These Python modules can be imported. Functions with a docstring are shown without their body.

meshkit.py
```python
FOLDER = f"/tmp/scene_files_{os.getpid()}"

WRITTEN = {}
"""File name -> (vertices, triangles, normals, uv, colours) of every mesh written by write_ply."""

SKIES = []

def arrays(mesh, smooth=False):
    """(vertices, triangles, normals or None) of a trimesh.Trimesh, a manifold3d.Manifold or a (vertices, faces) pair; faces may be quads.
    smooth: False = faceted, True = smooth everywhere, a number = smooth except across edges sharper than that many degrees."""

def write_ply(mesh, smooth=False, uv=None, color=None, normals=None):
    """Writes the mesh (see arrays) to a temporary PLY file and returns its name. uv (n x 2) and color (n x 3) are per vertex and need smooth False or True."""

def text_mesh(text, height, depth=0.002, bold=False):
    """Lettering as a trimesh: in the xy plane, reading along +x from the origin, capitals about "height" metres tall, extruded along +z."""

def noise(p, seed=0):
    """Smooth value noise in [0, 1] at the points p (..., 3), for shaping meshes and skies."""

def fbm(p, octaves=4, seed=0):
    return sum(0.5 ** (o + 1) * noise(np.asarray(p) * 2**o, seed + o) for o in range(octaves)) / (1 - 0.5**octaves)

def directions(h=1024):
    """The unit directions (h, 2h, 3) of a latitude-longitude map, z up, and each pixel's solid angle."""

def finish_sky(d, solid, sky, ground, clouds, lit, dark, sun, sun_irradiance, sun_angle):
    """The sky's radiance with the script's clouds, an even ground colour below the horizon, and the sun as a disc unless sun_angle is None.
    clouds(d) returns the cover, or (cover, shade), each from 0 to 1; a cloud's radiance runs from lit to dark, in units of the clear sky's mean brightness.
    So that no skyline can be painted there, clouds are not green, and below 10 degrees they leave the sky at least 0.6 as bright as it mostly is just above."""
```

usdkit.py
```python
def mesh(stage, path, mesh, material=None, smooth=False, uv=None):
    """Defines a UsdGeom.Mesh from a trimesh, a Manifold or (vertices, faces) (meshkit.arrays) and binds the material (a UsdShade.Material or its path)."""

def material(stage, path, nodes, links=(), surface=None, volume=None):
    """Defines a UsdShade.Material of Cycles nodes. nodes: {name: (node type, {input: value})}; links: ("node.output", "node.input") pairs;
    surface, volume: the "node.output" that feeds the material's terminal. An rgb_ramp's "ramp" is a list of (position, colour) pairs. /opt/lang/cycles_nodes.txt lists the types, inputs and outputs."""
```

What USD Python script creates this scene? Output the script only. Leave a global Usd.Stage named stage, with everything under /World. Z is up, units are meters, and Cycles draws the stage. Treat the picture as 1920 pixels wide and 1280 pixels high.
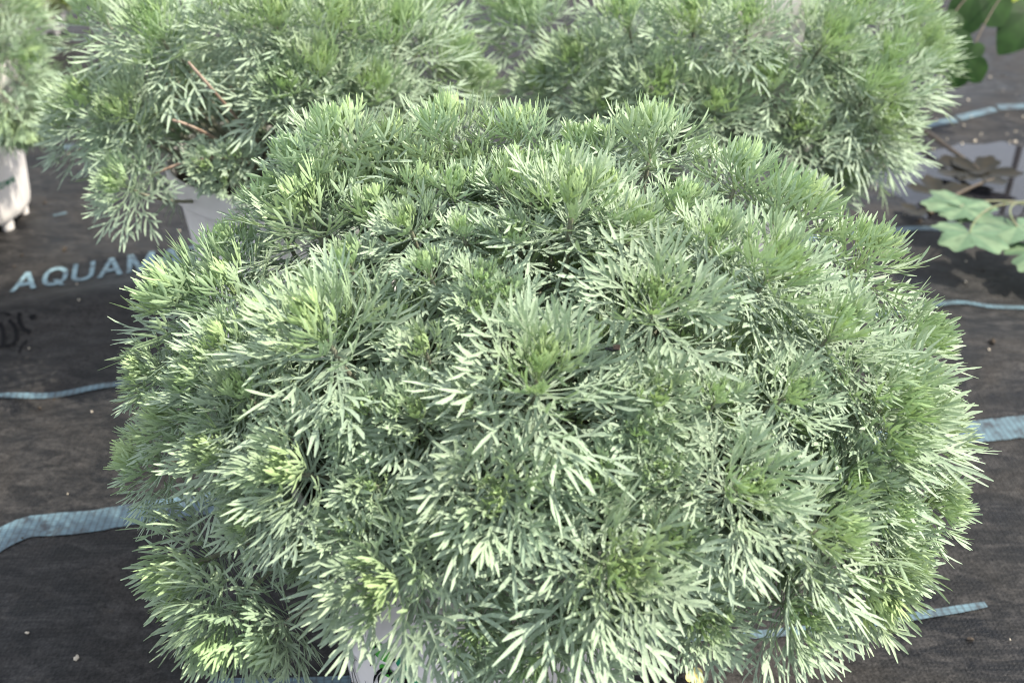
import math
import numpy as np, trimesh
import usdkit, meshkit
from pxr import Usd, UsdGeom, UsdLux, UsdShade, Sdf, Gf, Vt

stage = Usd.Stage.CreateInMemory()
UsdGeom.SetStageUpAxis(stage, UsdGeom.Tokens.z)
UsdGeom.SetStageMetersPerUnit(stage, 1.0)
UsdGeom.Xform.Define(stage, '/World')

# ---------------------------------------------------------------- camera
CAM_H, PITCH = 0.47, 31.2
cam = UsdGeom.Camera.Define(stage, '/World/Camera')
cam.AddTranslateOp().Set(Gf.Vec3d(0, 0, CAM_H))
cam.AddRotateXOp().Set(90 - PITCH)
cam.CreateHorizontalApertureAttr(36.0)
cam.CreateVerticalApertureAttr(36.0 * 682 / 1024)
cam.CreateFocalLengthAttr(37.5)
cam.CreateFStopAttr(11.0)
cam.CreateFocusDistanceAttr(0.485)
cam.CreateClippingRangeAttr(Gf.Vec2f(0.02, 200))
cam.CreateExposureAttr(1.22)

# ---------------------------------------------------------------- sky and sun
SUN = np.array([0.62, -0.12, 0.80]); SUN = SUN / np.linalg.norm(SUN)
ELEV, AZ = math.asin(SUN[2]), math.atan2(SUN[0], SUN[1])
usdkit.material(stage, '/World/Looks/sky_light', {
    'sky': ('sky_texture', {'sky_type': 'single_scattering', 'sun_disc': False, 'sun_elevation': ELEV, 'sun_rotation': AZ,
                            'altitude': 100.0, 'air_density': 1.0, 'aerosol_density': 2.5, 'ozone_density': 1.0}),
    'coord': ('texture_coordinate', {}),
    'cl': ('noise_texture', {'scale': 2.2, 'detail': 6.0, 'roughness': 0.55}),
    'ramp': ('rgb_ramp', {'ramp': [(0.40, (0.0, 0.0, 0.0)), (0.62, (1, 1, 1))]}),
    'mixc': ('mix_color', {'b': (7.0, 7.2, 7.6)}),
    'bg': ('background_shader', {'strength': 0.113})},
    [('coord.generated', 'cl.vector'), ('cl.fac', 'ramp.fac'), ('ramp.color', 'mixc.fac'), ('sky.color', 'mixc.a'), ('mixc.result', 'bg.color')], surface='bg.background')
sky = UsdLux.DomeLight.Define(stage, '/World/sky')
UsdShade.MaterialBindingAPI.Apply(sky.GetPrim()).Bind(UsdShade.Material.Get(stage, '/World/Looks/sky_light'))
sky.GetPrim().SetCustomDataByKey('kind', 'structure')
sun = UsdLux.DistantLight.Define(stage, '/World/sun')
sun.CreateIntensityAttr(0.95); sun.CreateAngleAttr(0.6); sun.CreateColorAttr(Gf.Vec3f(1.0, 0.93, 0.80))
sun.GetPrim().GetAttribute('inputs:normalize').Set(True) if sun.GetPrim().GetAttribute('inputs:normalize') else sun.CreateNormalizeAttr(True)
zax = Gf.Vec3d(*map(float, SUN))
sun.AddOrientOp().Set(Gf.Quatf(Gf.Rotation(Gf.Vec3d(0, 0, 1), zax).GetQuat()))


# ---------------------------------------------------------------- where things stand (metres)
FRONT_C = (0.013, 0.43, 0.158)
FRONT_AXES = (0.174, 0.145, 0.134, 0.129, 0.052)
FRONT_HAND = [(-0.0292, 0.481, 0.284, 0.0444),
    (0.0038, 0.4826, 0.2848, 0.0366),
    (-0.0802, 0.4742, 0.2854, 0.0407),
    (-0.0557, 0.4778, 0.2813, 0.0317),
    (0.0658, 0.4785, 0.2837, 0.0411),
    (0.0382, 0.4809, 0.2801, 0.0319),
    (-0.0904, 0.4444, 0.2608, 0.0458),
    (0.0242, 0.4022, 0.2843, 0.044),
    (-0.044, 0.4116, 0.2788, 0.024),
    (-0.0202, 0.3992, 0.2816, 0.0178),
    (-0.1459, 0.4374, 0.2212, 0.0519),
    (-0.0713, 0.3579, 0.2508, 0.0498),
    (0.0089, 0.3294, 0.2509, 0.0469),
    (0.0547, 0.3588, 0.266, 0.0413),
    (0.1034, 0.3884, 0.2618, 0.0454),
    (0.1525, 0.3679, 0.2118, 0.0505),
    (-0.0358, 0.3266, 0.2408, 0.0261),
    (0.0537, 0.3296, 0.246, 0.0274),
    (-0.08, 0.3246, 0.2135, 0.0385),
    (-0.0049, 0.3043, 0.2208, 0.0377),
    (0.0831, 0.3135, 0.2146, 0.0388),
    (-0.0441, 0.2968, 0.186, 0.0451),
    (0.0353, 0.2928, 0.1964, 0.049),
    (0.1185, 0.3198, 0.188, 0.0393),
    (0.1469, 0.3352, 0.1507, 0.0424),
    (0.1521, 0.3456, 0.177, 0.0308),
    (0.151, 0.3568, 0.202, 0.0333),
    (0.1381, 0.3401, 0.1984, 0.0297),
    (0.1635, 0.39, 0.212, 0.0321),
    (0.1697, 0.3604, 0.1553, 0.028),
    (0.0737, 0.2944, 0.1661, 0.0269),
    (-0.1321, 0.3442, 0.1515, 0.0459),
    (-0.1618, 0.3914, 0.1699, 0.0337),
    (-0.1047, 0.3289, 0.1884, 0.0267),
    (-0.0689, 0.3977, 0.2681, 0.0208),
    (-0.0341, 0.3796, 0.2738, 0.02),
    (-0.0125, 0.3689, 0.2734, 0.0209),
    (-0.0031, 0.362, 0.2713, 0.0168),
    (-0.0335, 0.3457, 0.2571, 0.0216),
    (-0.0158, 0.3258, 0.245, 0.0185),
    (0.0472, 0.3194, 0.2374, 0.0172),
    (-0.0133, 0.3574, 0.2679, 0.018),
    (0.1286, 0.4601, 0.2562, 0.0441),
    (0.1598, 0.4441, 0.239, 0.0437),
    (0.0819, 0.3979, 0.273, 0.0304),
    (0.1805, 0.4218, 0.2117, 0.0402),
    (0.1857, 0.3726, 0.1603, 0.0314),
    (-0.1128, 0.4634, 0.267, 0.0298),
    (-0.0997, 0.4696, 0.2832, 0.0296),
    (-0.133, 0.4521, 0.2475, 0.0298),
    (0.1058, 0.4695, 0.2725, 0.0346),
    (0.0778, 0.3347, 0.2425, 0.0215),
    (0.1085, 0.3463, 0.2359, 0.0287),
    (-0.1466, 0.4411, 0.2307, 0.0266),
    (-0.0562, 0.4757, 0.2686, 0.032),
    (0.0093, 0.4323, 0.2869, 0.0276),
    (0.0406, 0.4302, 0.2854, 0.029),
    (-0.0862, 0.47, 0.2669, 0.0301),
    (-0.169, 0.4143, 0.2018, 0.0277),
    (-0.1218, 0.4185, 0.2389, 0.0358),
    (-0.1174, 0.3845, 0.2332, 0.031),
    (-0.127, 0.3787, 0.2194, 0.0312),
    (-0.1431, 0.3832, 0.1968, 0.0323),
    (-0.1152, 0.3481, 0.2059, 0.0326),
    (0.0121, 0.285, 0.1589, 0.0354),
    (-0.1154, 0.3138, 0.1476, 0.0381),
    (-0.0989, 0.3066, 0.146, 0.0269),
    (-0.0141, 0.2871, 0.1666, 0.0252),
    (0.1112, 0.3103, 0.1571, 0.0347),
    (0.1303, 0.3778, 0.2412, 0.0387),
    (0.0292, 0.3069, 0.2249, 0.0243),
    (0.054, 0.3117, 0.2261, 0.0246),
    (-0.0518, 0.3132, 0.2174, 0.0224),
    (-0.0545, 0.3317, 0.2384, 0.0202),
    (-0.1057, 0.3568, 0.2262, 0.0324),
    (-0.1027, 0.3867, 0.2462, 0.0279),
    (0.0, 0.3935, 0.2824, 0.0217),
    (0.051, 0.4049, 0.2819, 0.0277),
    (0.1855, 0.3974, 0.1837, 0.0366),
    (0.169, 0.3423, 0.1532, 0.0257),
    (-0.0619, 0.4384, 0.2741, 0.0268),
    (0.0754, 0.4348, 0.2783, 0.0265),
    (-0.0204, 0.4807, 0.2769, 0.0288),
    (-0.0659, 0.4757, 0.2773, 0.0285),
    (0.0221, 0.4606, 0.2834, 0.0276),
    (-0.0433, 0.4788, 0.2776, 0.0271),
    (0.0012, 0.4613, 0.2831, 0.0246),
    (-0.0236, 0.4399, 0.2837, 0.0266),
    (-0.0035, 0.437, 0.2862, 0.0235),
    (-0.0413, 0.4516, 0.2788, 0.0243),
    (-0.0661, 0.4747, 0.2717, 0.027),
    (-0.0236, 0.2983, 0.2044, 0.0245),
    (0.0592, 0.2998, 0.2031, 0.0247),
    (-0.0625, 0.3086, 0.2006, 0.0227)]
BL_C = (-0.185, 0.79, 0.165)
BL_AXES = (0.152, 0.12, 0.14, 0.125, 0.03)
BL_HAND = [(-0.2594, 0.67, 0.1855, 0.036),
    (-0.2621, 0.71, 0.217, 0.0498),
    (-0.2377, 0.7308, 0.2647, 0.0617),
    (-0.0839, 0.7597, 0.2528, 0.0715),
    (-0.2919, 0.7255, 0.2231, 0.0468),
    (-0.1255, 0.7402, 0.2676, 0.0554),
    (-0.1604, 0.7332, 0.2732, 0.0501),
    (-0.1904, 0.7401, 0.2786, 0.0503),
    (-0.053, 0.8051, 0.2255, 0.0561),
    (-0.0332, 0.8121, 0.2065, 0.0416),
    (-0.1302, 0.7104, 0.2469, 0.0542),
    (-0.0957, 0.7158, 0.2302, 0.0506),
    (-0.1504, 0.698, 0.2399, 0.0448),
    (-0.0655, 0.8276, 0.256, 0.0563),
    (-0.2963, 0.7881, 0.2662, 0.0487),
    (-0.1143, 0.7721, 0.2741, 0.0476),
    (-0.3175, 0.7427, 0.2013, 0.0387),
    (-0.1926, 0.6728, 0.1909, 0.0189),
    (-0.2065, 0.6759, 0.1992, 0.0202),
    (-0.186, 0.6768, 0.2065, 0.0179)]
BL_STEMS = [(((-0.18, 0.775, 0.155), (-0.1736, 0.685, 0.2165), (-0.209, 0.682, 0.2676)), 0.0014), (((-0.19, 0.77, 0.15), (-0.1979, 0.685, 0.2203), (-0.225, 0.68, 0.2294)), 0.0014), (((-0.185, 0.76, 0.15), (-0.182, 0.6900000000000001, 0.2147), (-0.242, 0.68, 0.1921)), 0.0014)]
BR_C = (0.172, 0.86, 0.16)
BR_AXES = (0.168, 0.13, 0.15, 0.13, 0.03)
BR_HAND = [(0.0526, 0.7984, 0.2275, 0.0505),
    (0.1086, 0.7561, 0.2207, 0.0558),
    (0.1854, 0.755, 0.225, 0.0464),
    (0.1674, 0.765, 0.2646, 0.0418),
    (0.2591, 0.763, 0.2144, 0.0589),
    (0.2793, 0.786, 0.2272, 0.0549),
    (0.2503, 0.77, 0.1572, 0.0369),
    (0.2255, 0.7759, 0.2501, 0.0535),
    (0.0221, 0.8885, 0.2315, 0.0607),
    (0.0875, 0.8003, 0.2552, 0.0547),
    (0.1323, 0.7827, 0.2599, 0.0584),
    (0.029, 0.8106, 0.207, 0.0467),
    (0.3093, 0.852, 0.2413, 0.0583),
    (0.1461, 0.7431, 0.2132, 0.048),
    (0.2087, 0.7391, 0.1986, 0.0435),
    (0.0713, 0.7663, 0.2052, 0.0446),
    (0.2744, 0.7628, 0.194, 0.0447),
    (0.2564, 0.8098, 0.2606, 0.0501),
    (0.323, 0.8437, 0.2224, 0.0478),
    (0.0044, 0.89, 0.2485, 0.0493)]
LP_C = (-0.6, 1.02, 0.175)
LP_AXES = (0.12, 0.1, 0.12, 0.1, 0.03)
LP_HAND = [(-0.4807, 1.0153, 0.172, 0.0575),
    (-0.4673, 0.9536, 0.1455, 0.0553),
    (-0.4444, 0.9289, 0.1389, 0.0362),
    (-0.4523, 0.982, 0.1514, 0.044),
    (-0.4908, 1.0582, 0.2015, 0.0587)]
L2_C = (-0.79, 1.7, 0.13)
L2_AXES = (0.15, 0.13, 0.12, 0.12, 0.11)
STRIPES = [([(-0.167, 0.4064), (-0.1306, 0.4094), (-0.0922, 0.4109)], 0.006),
    ([(-0.0922, 0.4109), (0.0121, 0.4255), (0.1058, 0.4428), (0.1702, 0.4524), (0.2365, 0.4626), (0.2757, 0.4692), (0.2878, 0.4714)], [0.0066, 0.0066, 0.006, 0.0066, 0.006, 0.0058, 0.0045]),
    ([(-0.3457, 0.5078), (-0.3336, 0.5279), (-0.3178, 0.5409), (-0.2834, 0.5436), (-0.2535, 0.55), (-0.1318, 0.5712), (0.015, 0.5916), (0.1689, 0.613), (0.325, 0.6422), (0.3585, 0.6469), (0.4007, 0.6523)], 0.024),
    ([(-0.4286, 0.679), (-0.3992, 0.6878), (-0.3609, 0.6967), (-0.3242, 0.7127), (-0.1568, 0.734), (0.0179, 0.7588), (0.203, 0.7939), (0.3495, 0.8198), (0.3716, 0.8294), (0.4027, 0.8362), (0.4288, 0.8294), (0.4903, 0.8284)], 0.0065),
    ([(0.2792, 0.9709), (0.3244, 0.9796), (0.3474, 0.9846), (0.3784, 0.9884)], 0.011),
    ([(0.388, 0.9896), (0.4234, 1.0011), (0.4473, 0.9985), (0.4746, 0.9909)], 0.011),
    ([(0.5249, 1.2991), (0.5678, 1.3148)], 0.012),
    ([(0.5726, 1.3188), (0.6296, 1.3473)], 0.012),
    ([(0.6362, 1.3536), (0.7217, 1.3536)], 0.016),
    ([(-0.7245, 1.6294), (-0.6866, 1.638)], 0.012),
    ([(-0.5422, 1.2211), (-0.5182, 1.23), (-0.4757, 1.239)], 0.014),
    ([(-0.484, 1.0314), (-0.4724, 1.0382)], 0.005),
    ([(0.5291, 1.5345), (0.6523, 1.6583)], 0.01)]
TEXT1 = ((-0.4594, 0.8581), (0.9467, 0.322), (-0.2747, 0.9628), 0.04)
BLACK_MARKS = [([(-0.4321, 0.7622), (-0.4275, 0.7631), (-0.431, 0.7761), (-0.4402, 0.7921)], 0.003),
    ([(-0.4248, 0.7631), (-0.4191, 0.7691), (-0.424, 0.7849), (-0.4334, 0.7957)], 0.0033),
    ([(-0.411, 0.7831), (-0.4179, 0.7867), (-0.425, 0.7966), (-0.4273, 0.8048)], 0.0036),
    ([(-0.4172, 0.7993), (-0.4152, 0.8012), (-0.4127, 0.8021)], 0.0048),
    ([(-0.4466, 0.803), (-0.4404, 0.8039), (-0.4337, 0.8012)], 0.0018),
    ([(-0.4098, 0.7546), (-0.4114, 0.7631), (-0.4093, 0.7717)], 0.0018)]
PRINT_DISCS = [(-0.051, 0.098, 0.0065, 'print_green'),
    (-0.037, 0.0965, 0.0055, 'print_dark_green'),
    (-0.036, 0.0835, 0.0068, 'print_dark_green'),
    (-0.049, 0.085, 0.0042, 'print_green')]
LPRINT = (0.075, 0.0495)
WEED_LEAVES = [((0.4232, 0.896, 0.045), (-0.15, -1, 0.0), (0.0, 0.02, 1), 0.039, 4),
    ((0.4441, 0.9801, 0.035), (-0.75, 0.5, 0.1), (0.1, -0.1, 1), 0.036, 4),
    ((0.4476, 0.9714, 0.036), (0.85, -0.35, 0.0), (0.1, -0.1, 1), 0.036, 4),
    ((0.4784, 0.9194, 0.04), (-0.1, -1, 0.0), (0.0, 0.0, 1), 0.041, 4),
    ((0.4884, 0.8786, 0.035), (0.3, -1, 0), (0, -0.3, 1), 0.045, 5)]
WEED_STALKS = [((0.56, 1.06, 0.0), (0.458, 0.9654, 0.05), (0.4232, 0.896, 0.045)),
    ((0.56, 1.065, 0.0), (0.4647, 0.9884, 0.04), (0.4448, 0.9751, 0.0355)),
    ((0.56, 1.07, 0.0), (0.4585, 0.9299, 0.06), (0.4784, 0.9194, 0.04)),
    ((0.57, 1.06, 0.0), (0.4904, 0.9277, 0.05), (0.4884, 0.8786, 0.035))]
SAP_LEAVES = [((0.495, 1.15, 0.1336), (0.22, -0.25, -1), (0.1, -1, 0.3), 0.042, 4, 'dark_lobed_leaf'),
    ((0.4703, 1.17, 0.1547), (0.75, -0.3, -0.6), (0.2, -1, 0.3), 0.05, 3, 'dark_lobed_leaf'),
    ((0.5291, 1.25, 0.1858), (0.25, -0.4, -0.8), (0.0, -1, 0.6), 0.07, 4, 'dark_lobed_leaf'),
    ((0.5975, 1.25, 0.1559), (-0.5, -0.4, -0.6), (0.0, -1, 0.6), 0.055, 3, 'dark_lobed_leaf'),
    ((0.5823, 1.26, 0.1716), (-0.1, -0.4, -0.9), (0.2, -1, 0.5), 0.022, 3, 'yellow_leaf'),
    ((0.6408, 1.28, 0.1699), (0.1, -0.5, -0.7), (0.1, -1, 0.7), 0.055, 5, 'dark_lobed_leaf')]
SAP_STALKS = [(((0.69, 1.39, 0.255), (0.5229, 1.2, 0.1829), (0.4973, 1.15, 0.1313)), 0.0012),
    (((0.69, 1.39, 0.255), (0.5115, 1.25, 0.1829), (0.4703, 1.17, 0.1547)), 0.0012),
    (((0.69, 1.39, 0.255), (0.5783, 1.3, 0.1897), (0.5291, 1.25, 0.1858)), 0.0014),
    (((0.69, 1.39, 0.255), (0.6333, 1.3, 0.1714), (0.5975, 1.25, 0.1559)), 0.0012),
    (((0.69, 1.39, 0.255), (0.6112, 1.3, 0.1837), (0.5823, 1.26, 0.1716)), 0.001),
    (((0.69, 1.39, 0.255), (0.6474, 1.3, 0.1897), (0.6408, 1.28, 0.1699)), 0.0012)]
WET_LEAVES = [((0.4635, 1.0737, 0.006), (0.6, 0.3, 0), 0.04, 5, 'dark wet leaf lying in the puddle behind the pale lobed leaves'),
    ((0.5052, 1.1429, 0.007), (0.9, -0.25, 0), 0.036, 3, 'brown wet leaf lying across the far edge of the puddle'),
    ((0.5273, 1.1293, 0.008), (0.9, -0.2, 0), 0.045, 5, 'largest olive brown sodden leaf lying at the far right of the puddle'),
    ((0.4276, 1.0339, 0.005), (-0.3, -0.6, 0), 0.02, 3, 'small black leaf at the near left rim of the puddle')]
TWIGS = [(((0.5082, 1.2894, 0.008), (0.5134, 1.2158, 0.012), (0.5304, 1.1409, 0.009)), 0.004, 'dark wet twig slanting down into the puddle from the silver plant'), (((0.4368, 1.0247, 0.006), (0.482, 1.0731, 0.012), (0.5457, 1.1176, 0.008)), 0.0028, 'thin dark twig lying across the puddle behind the lobed weed')]
PETAL = (0.101, 0.4101, 0.004)
FLY = (0.0375334230363369, 0.3413782432675362, 0.2587685176610947)

# ---------------------------------------------------------------- helpers
USED = {}
def numbered(parent, name):
    k = f'{parent}/{name}'
    n = USED.get(k, 0); USED[k] = n + 1
    return k if n == 0 else f'{k}_{n:03d}'
def tag(prim, label=None, cat=None, group=None, kind=None):
    for k, v in (('label', label), ('category', cat), ('group', group), ('kind', kind)):
        if v: prim.SetCustomDataByKey(k, v)
    return prim
def thing(name, label, cat, loc=(0, 0, 0), group=None):
    x = UsdGeom.Xform.Define(stage, numbered('/World', name))
    x.AddTranslateOp().Set(Gf.Vec3d(*map(float, loc)))
    return tag(x.GetPrim(), label, cat, group)
def part(parent, name, mesh, mat, smooth=False, uv=None, label=None, kind=None):
    p = parent if isinstance(parent, str) else str(parent.GetPath())
    m = usdkit.mesh(stage, numbered(p, name), mesh, f'/World/Looks/{mat}', smooth, uv)
    return tag(m.GetPrim(), label, kind=kind)
def nrm(v):
    v = np.asarray(v, float); return v / np.maximum(np.linalg.norm(v, axis=-1, keepdims=True), 1e-12)
def cat_mesh(parts):
    V, F, n = [], [], 0
    for v, f in parts:
        V.append(np.asarray(v, float)); F.append(np.asarray(f, int) + n); n += len(v)
    return np.vstack(V), np.vstack(F)
def grid_faces(a, b, wrap=False):
    i, j = np.meshgrid(np.arange(a - 1), np.arange(b if wrap else b - 1), indexing='ij')
    j2 = (j + 1) % b
    q = np.stack([i * b + j, (i + 1) * b + j, (i + 1) * b + j2, i * b + j2], -1).reshape(-1, 4)
    return np.vstack([q[:, [0, 1, 2]], q[:, [0, 2, 3]]])
def tube(P, R, sides=7):
    P = np.asarray(P, float); R = np.broadcast_to(R, len(P)); T = nrm(np.gradient(P, axis=0))
    u = nrm(np.cross(T, [0.13, 0.31, 0.94])); w = np.cross(T, u)
    a = np.linspace(0, 2 * np.pi, sides, endpoint=False)
    ring = P[:, None] + R[:, None, None] * (np.cos(a)[None, :, None] * u[:, None] + np.sin(a)[None, :, None] * w[:, None])
    v = np.vstack([ring.reshape(-1, 3), P[:1], P[-1:]]); n = len(P)
    f = grid_faces(n, sides, True)
    k = np.arange(sides); k2 = (k + 1) % sides
    return v, np.vstack([f, np.stack([np.full(sides, n * sides), k, k2], 1), np.stack([np.full(sides, n * sides + 1), (n - 1) * sides + k2, (n - 1) * sides + k], 1)])
def bezier(a, b, c, n):
    t = np.linspace(0, 1, n)[:, None]
    return (1 - t) ** 2 * np.asarray(a) + 2 * t * (1 - t) * np.asarray(b) + t ** 2 * np.asarray(c)
def lathe(profile, n=72):
    pr = np.asarray(profile, float); a = np.linspace(0, 2 * np.pi, n, endpoint=False)
    v = np.stack([pr[:, None, 0] * np.cos(a), pr[:, None, 0] * np.sin(a), np.broadcast_to(pr[:, None, 1], (len(pr), n))], -1).reshape(-1, 3)
    f = grid_faces(len(pr), n, True)
    return v, f[:, ::-1]

# ---------------------------------------------------------------- materials
M = lambda name, nodes, links, surface='out.BSDF': usdkit.material(stage, f'/World/Looks/{name}', nodes, links, surface=surface)
def plain(name, col, rough=0.5, **kw):
    M(name, {'out': ('principled_bsdf', {'base_color': col, 'roughness': rough, **kw})}, [])

def foliage(name, young, mid, old, under, trans=0.19, stem=(0.22, 0.13, 0.09)):
    """st.x runs along a leaf, st.y is the leaf's age (0 the newest at the shoot's tip, 1 the oldest); 2 marks the stem."""
    M(name, {
        'uv': ('uvmap', {'attribute': 'st'}), 'sep': ('separate_xyz', {}), 'geo': ('geometry', {}),
        'age': ('rgb_ramp', {'ramp': [(0.0, young), (0.10, young), (0.24, mid), (0.42, old), (0.74, old), (0.76, stem), (1.0, stem)]}),
        'half': ('math', {'math_type': 'multiply', 'value2': 0.5}),
        'hsv': ('hsv', {}),
        'val': ('map_range', {'from_min': 0.0, 'from_max': 1.0, 'to_min': 0.80, 'to_max': 1.22}),
        'sat': ('map_range', {'from_min': 0.0, 'from_max': 1.0, 'to_min': 1.16, 'to_max': 0.84}),
        'coord': ('texture_coordinate', {}), 'nz': ('noise_texture', {'scale': 26.0, 'detail': 2.0}),
        'hue': ('map_range', {'from_min': 0.3, 'from_max': 0.7, 'to_min': 0.488, 'to_max': 0.512}),
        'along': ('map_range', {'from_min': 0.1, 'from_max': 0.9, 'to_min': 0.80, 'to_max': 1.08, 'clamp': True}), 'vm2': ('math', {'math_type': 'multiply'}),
        'fine': ('noise_texture', {'scale': 900.0, 'detail': 2.0}),
        'finem': ('map_range', {'from_min': 0.3, 'from_max': 0.7, 'to_min': 0.86, 'to_max': 1.12}),
        'vm': ('math', {'math_type': 'multiply'}),
        'bk': ('mix_color', {'b': under}), 'bkf': ('math', {'math_type': 'multiply', 'value2': 0.55}),
        'bump': ('bump', {'strength': 0.25, 'distance': 0.0006}),
        'pr': ('principled_bsdf', {'roughness': 0.62, 'specular_ior_level': 0.35, 'sheen_weight': 0.06, 'sheen_roughness': 0.4, 'sheen_tint': (0.95, 1.0, 0.95)}),
        'tcol': ('mix_color', {'blend_type': 'multiply', 'fac': 1.0, 'b': (0.95, 1.0, 0.62)}),
        'tr': ('translucent_bsdf', {}), 'out': ('mix_closure', {'fac': trans})},
        [('uv.UV', 'sep.vector'), ('sep.y', 'half.value1'), ('half.value', 'age.fac'),
         ('geo.random_per_island', 'val.value'), ('geo.random_per_island', 'sat.value'), ('coord.object', 'nz.vector'), ('nz.fac', 'hue.value'),
         ('coord.object', 'fine.vector'), ('fine.fac', 'finem.value'), ('val.result', 'vm.value1'), ('finem.result', 'vm.value2'),
         ('age.color', 'bk.a'), ('geo.backfacing', 'bkf.value1'), ('bkf.value', 'bk.fac'), ('bk.result', 'hsv.color'),
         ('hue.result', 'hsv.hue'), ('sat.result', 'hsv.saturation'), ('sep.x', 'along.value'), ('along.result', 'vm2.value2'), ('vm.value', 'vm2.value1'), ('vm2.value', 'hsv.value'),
         ('hsv.color', 'pr.base_color'), ('fine.fac', 'bump.height'), ('bump.normal', 'pr.normal'),
         ('hsv.color', 'tcol.a'), ('tcol.result', 'tr.color'), ('pr.BSDF', 'out.closure1'), ('tr.BSDF', 'out.closure2')], 'out.closure')
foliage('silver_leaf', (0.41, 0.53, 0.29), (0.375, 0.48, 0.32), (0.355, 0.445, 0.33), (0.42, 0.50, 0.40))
foliage('olive_leaf', (0.22, 0.29, 0.07), (0.24, 0.31, 0.12), (0.25, 0.30, 0.15), (0.30, 0.33, 0.20))

def worn(name, col, dirt, scale=60, lo=0.45, hi=0.62, rough=0.45):
    M(name, {'co': ('texture_coordinate', {}), 'n': ('noise_texture', {'scale': float(scale), 'detail': 5.0, 'roughness': 0.6}),
             'r': ('rgb_ramp', {'ramp': [(lo, (0, 0, 0)), (hi, (1, 1, 1))]}), 'm': ('mix_color', {'a': col, 'b': dirt}),
             'bp': ('bump', {'strength': 0.1, 'distance': 0.001}), 'out': ('principled_bsdf', {'roughness': rough})},
      [('co.object', 'n.vector'), ('n.fac', 'r.fac'), ('r.color', 'm.fac'), ('m.result', 'out.base_color'), ('n.fac', 'bp.height'), ('bp.normal', 'out.normal')])
worn('white_plastic', (0.66, 0.63, 0.61), (0.54, 0.51, 0.47), 22, 0.5, 0.8, 0.38)
worn('potting_soil', (0.022, 0.016, 0.012), (0.06, 0.045, 0.03), 260, 0.4, 0.7, 0.9)
worn('woody_stem', (0.20, 0.135, 0.10), (0.33, 0.26, 0.20), 160, 0.4, 0.65, 0.6)
plain('print_black', (0.004, 0.004, 0.005), 0.6, specular_ior_level=0.1)
plain('print_green', (0.05, 0.26, 0.03), 0.4)
plain('print_dark_green', (0.01, 0.17, 0.09), 0.4)
plain('print_orange', (0.55, 0.13, 0.05), 0.4)
plain('grit', (0.45, 0.40, 0.32), 0.8)
plain('fly_body', (0.012, 0.012, 0.014), 0.25)
plain('fly_wing', (0.16, 0.09, 0.08), 0.45)
worn('twig_bark', (0.035, 0.024, 0.014), (0.07, 0.05, 0.025), 120, 0.4, 0.65, 0.6)

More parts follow.
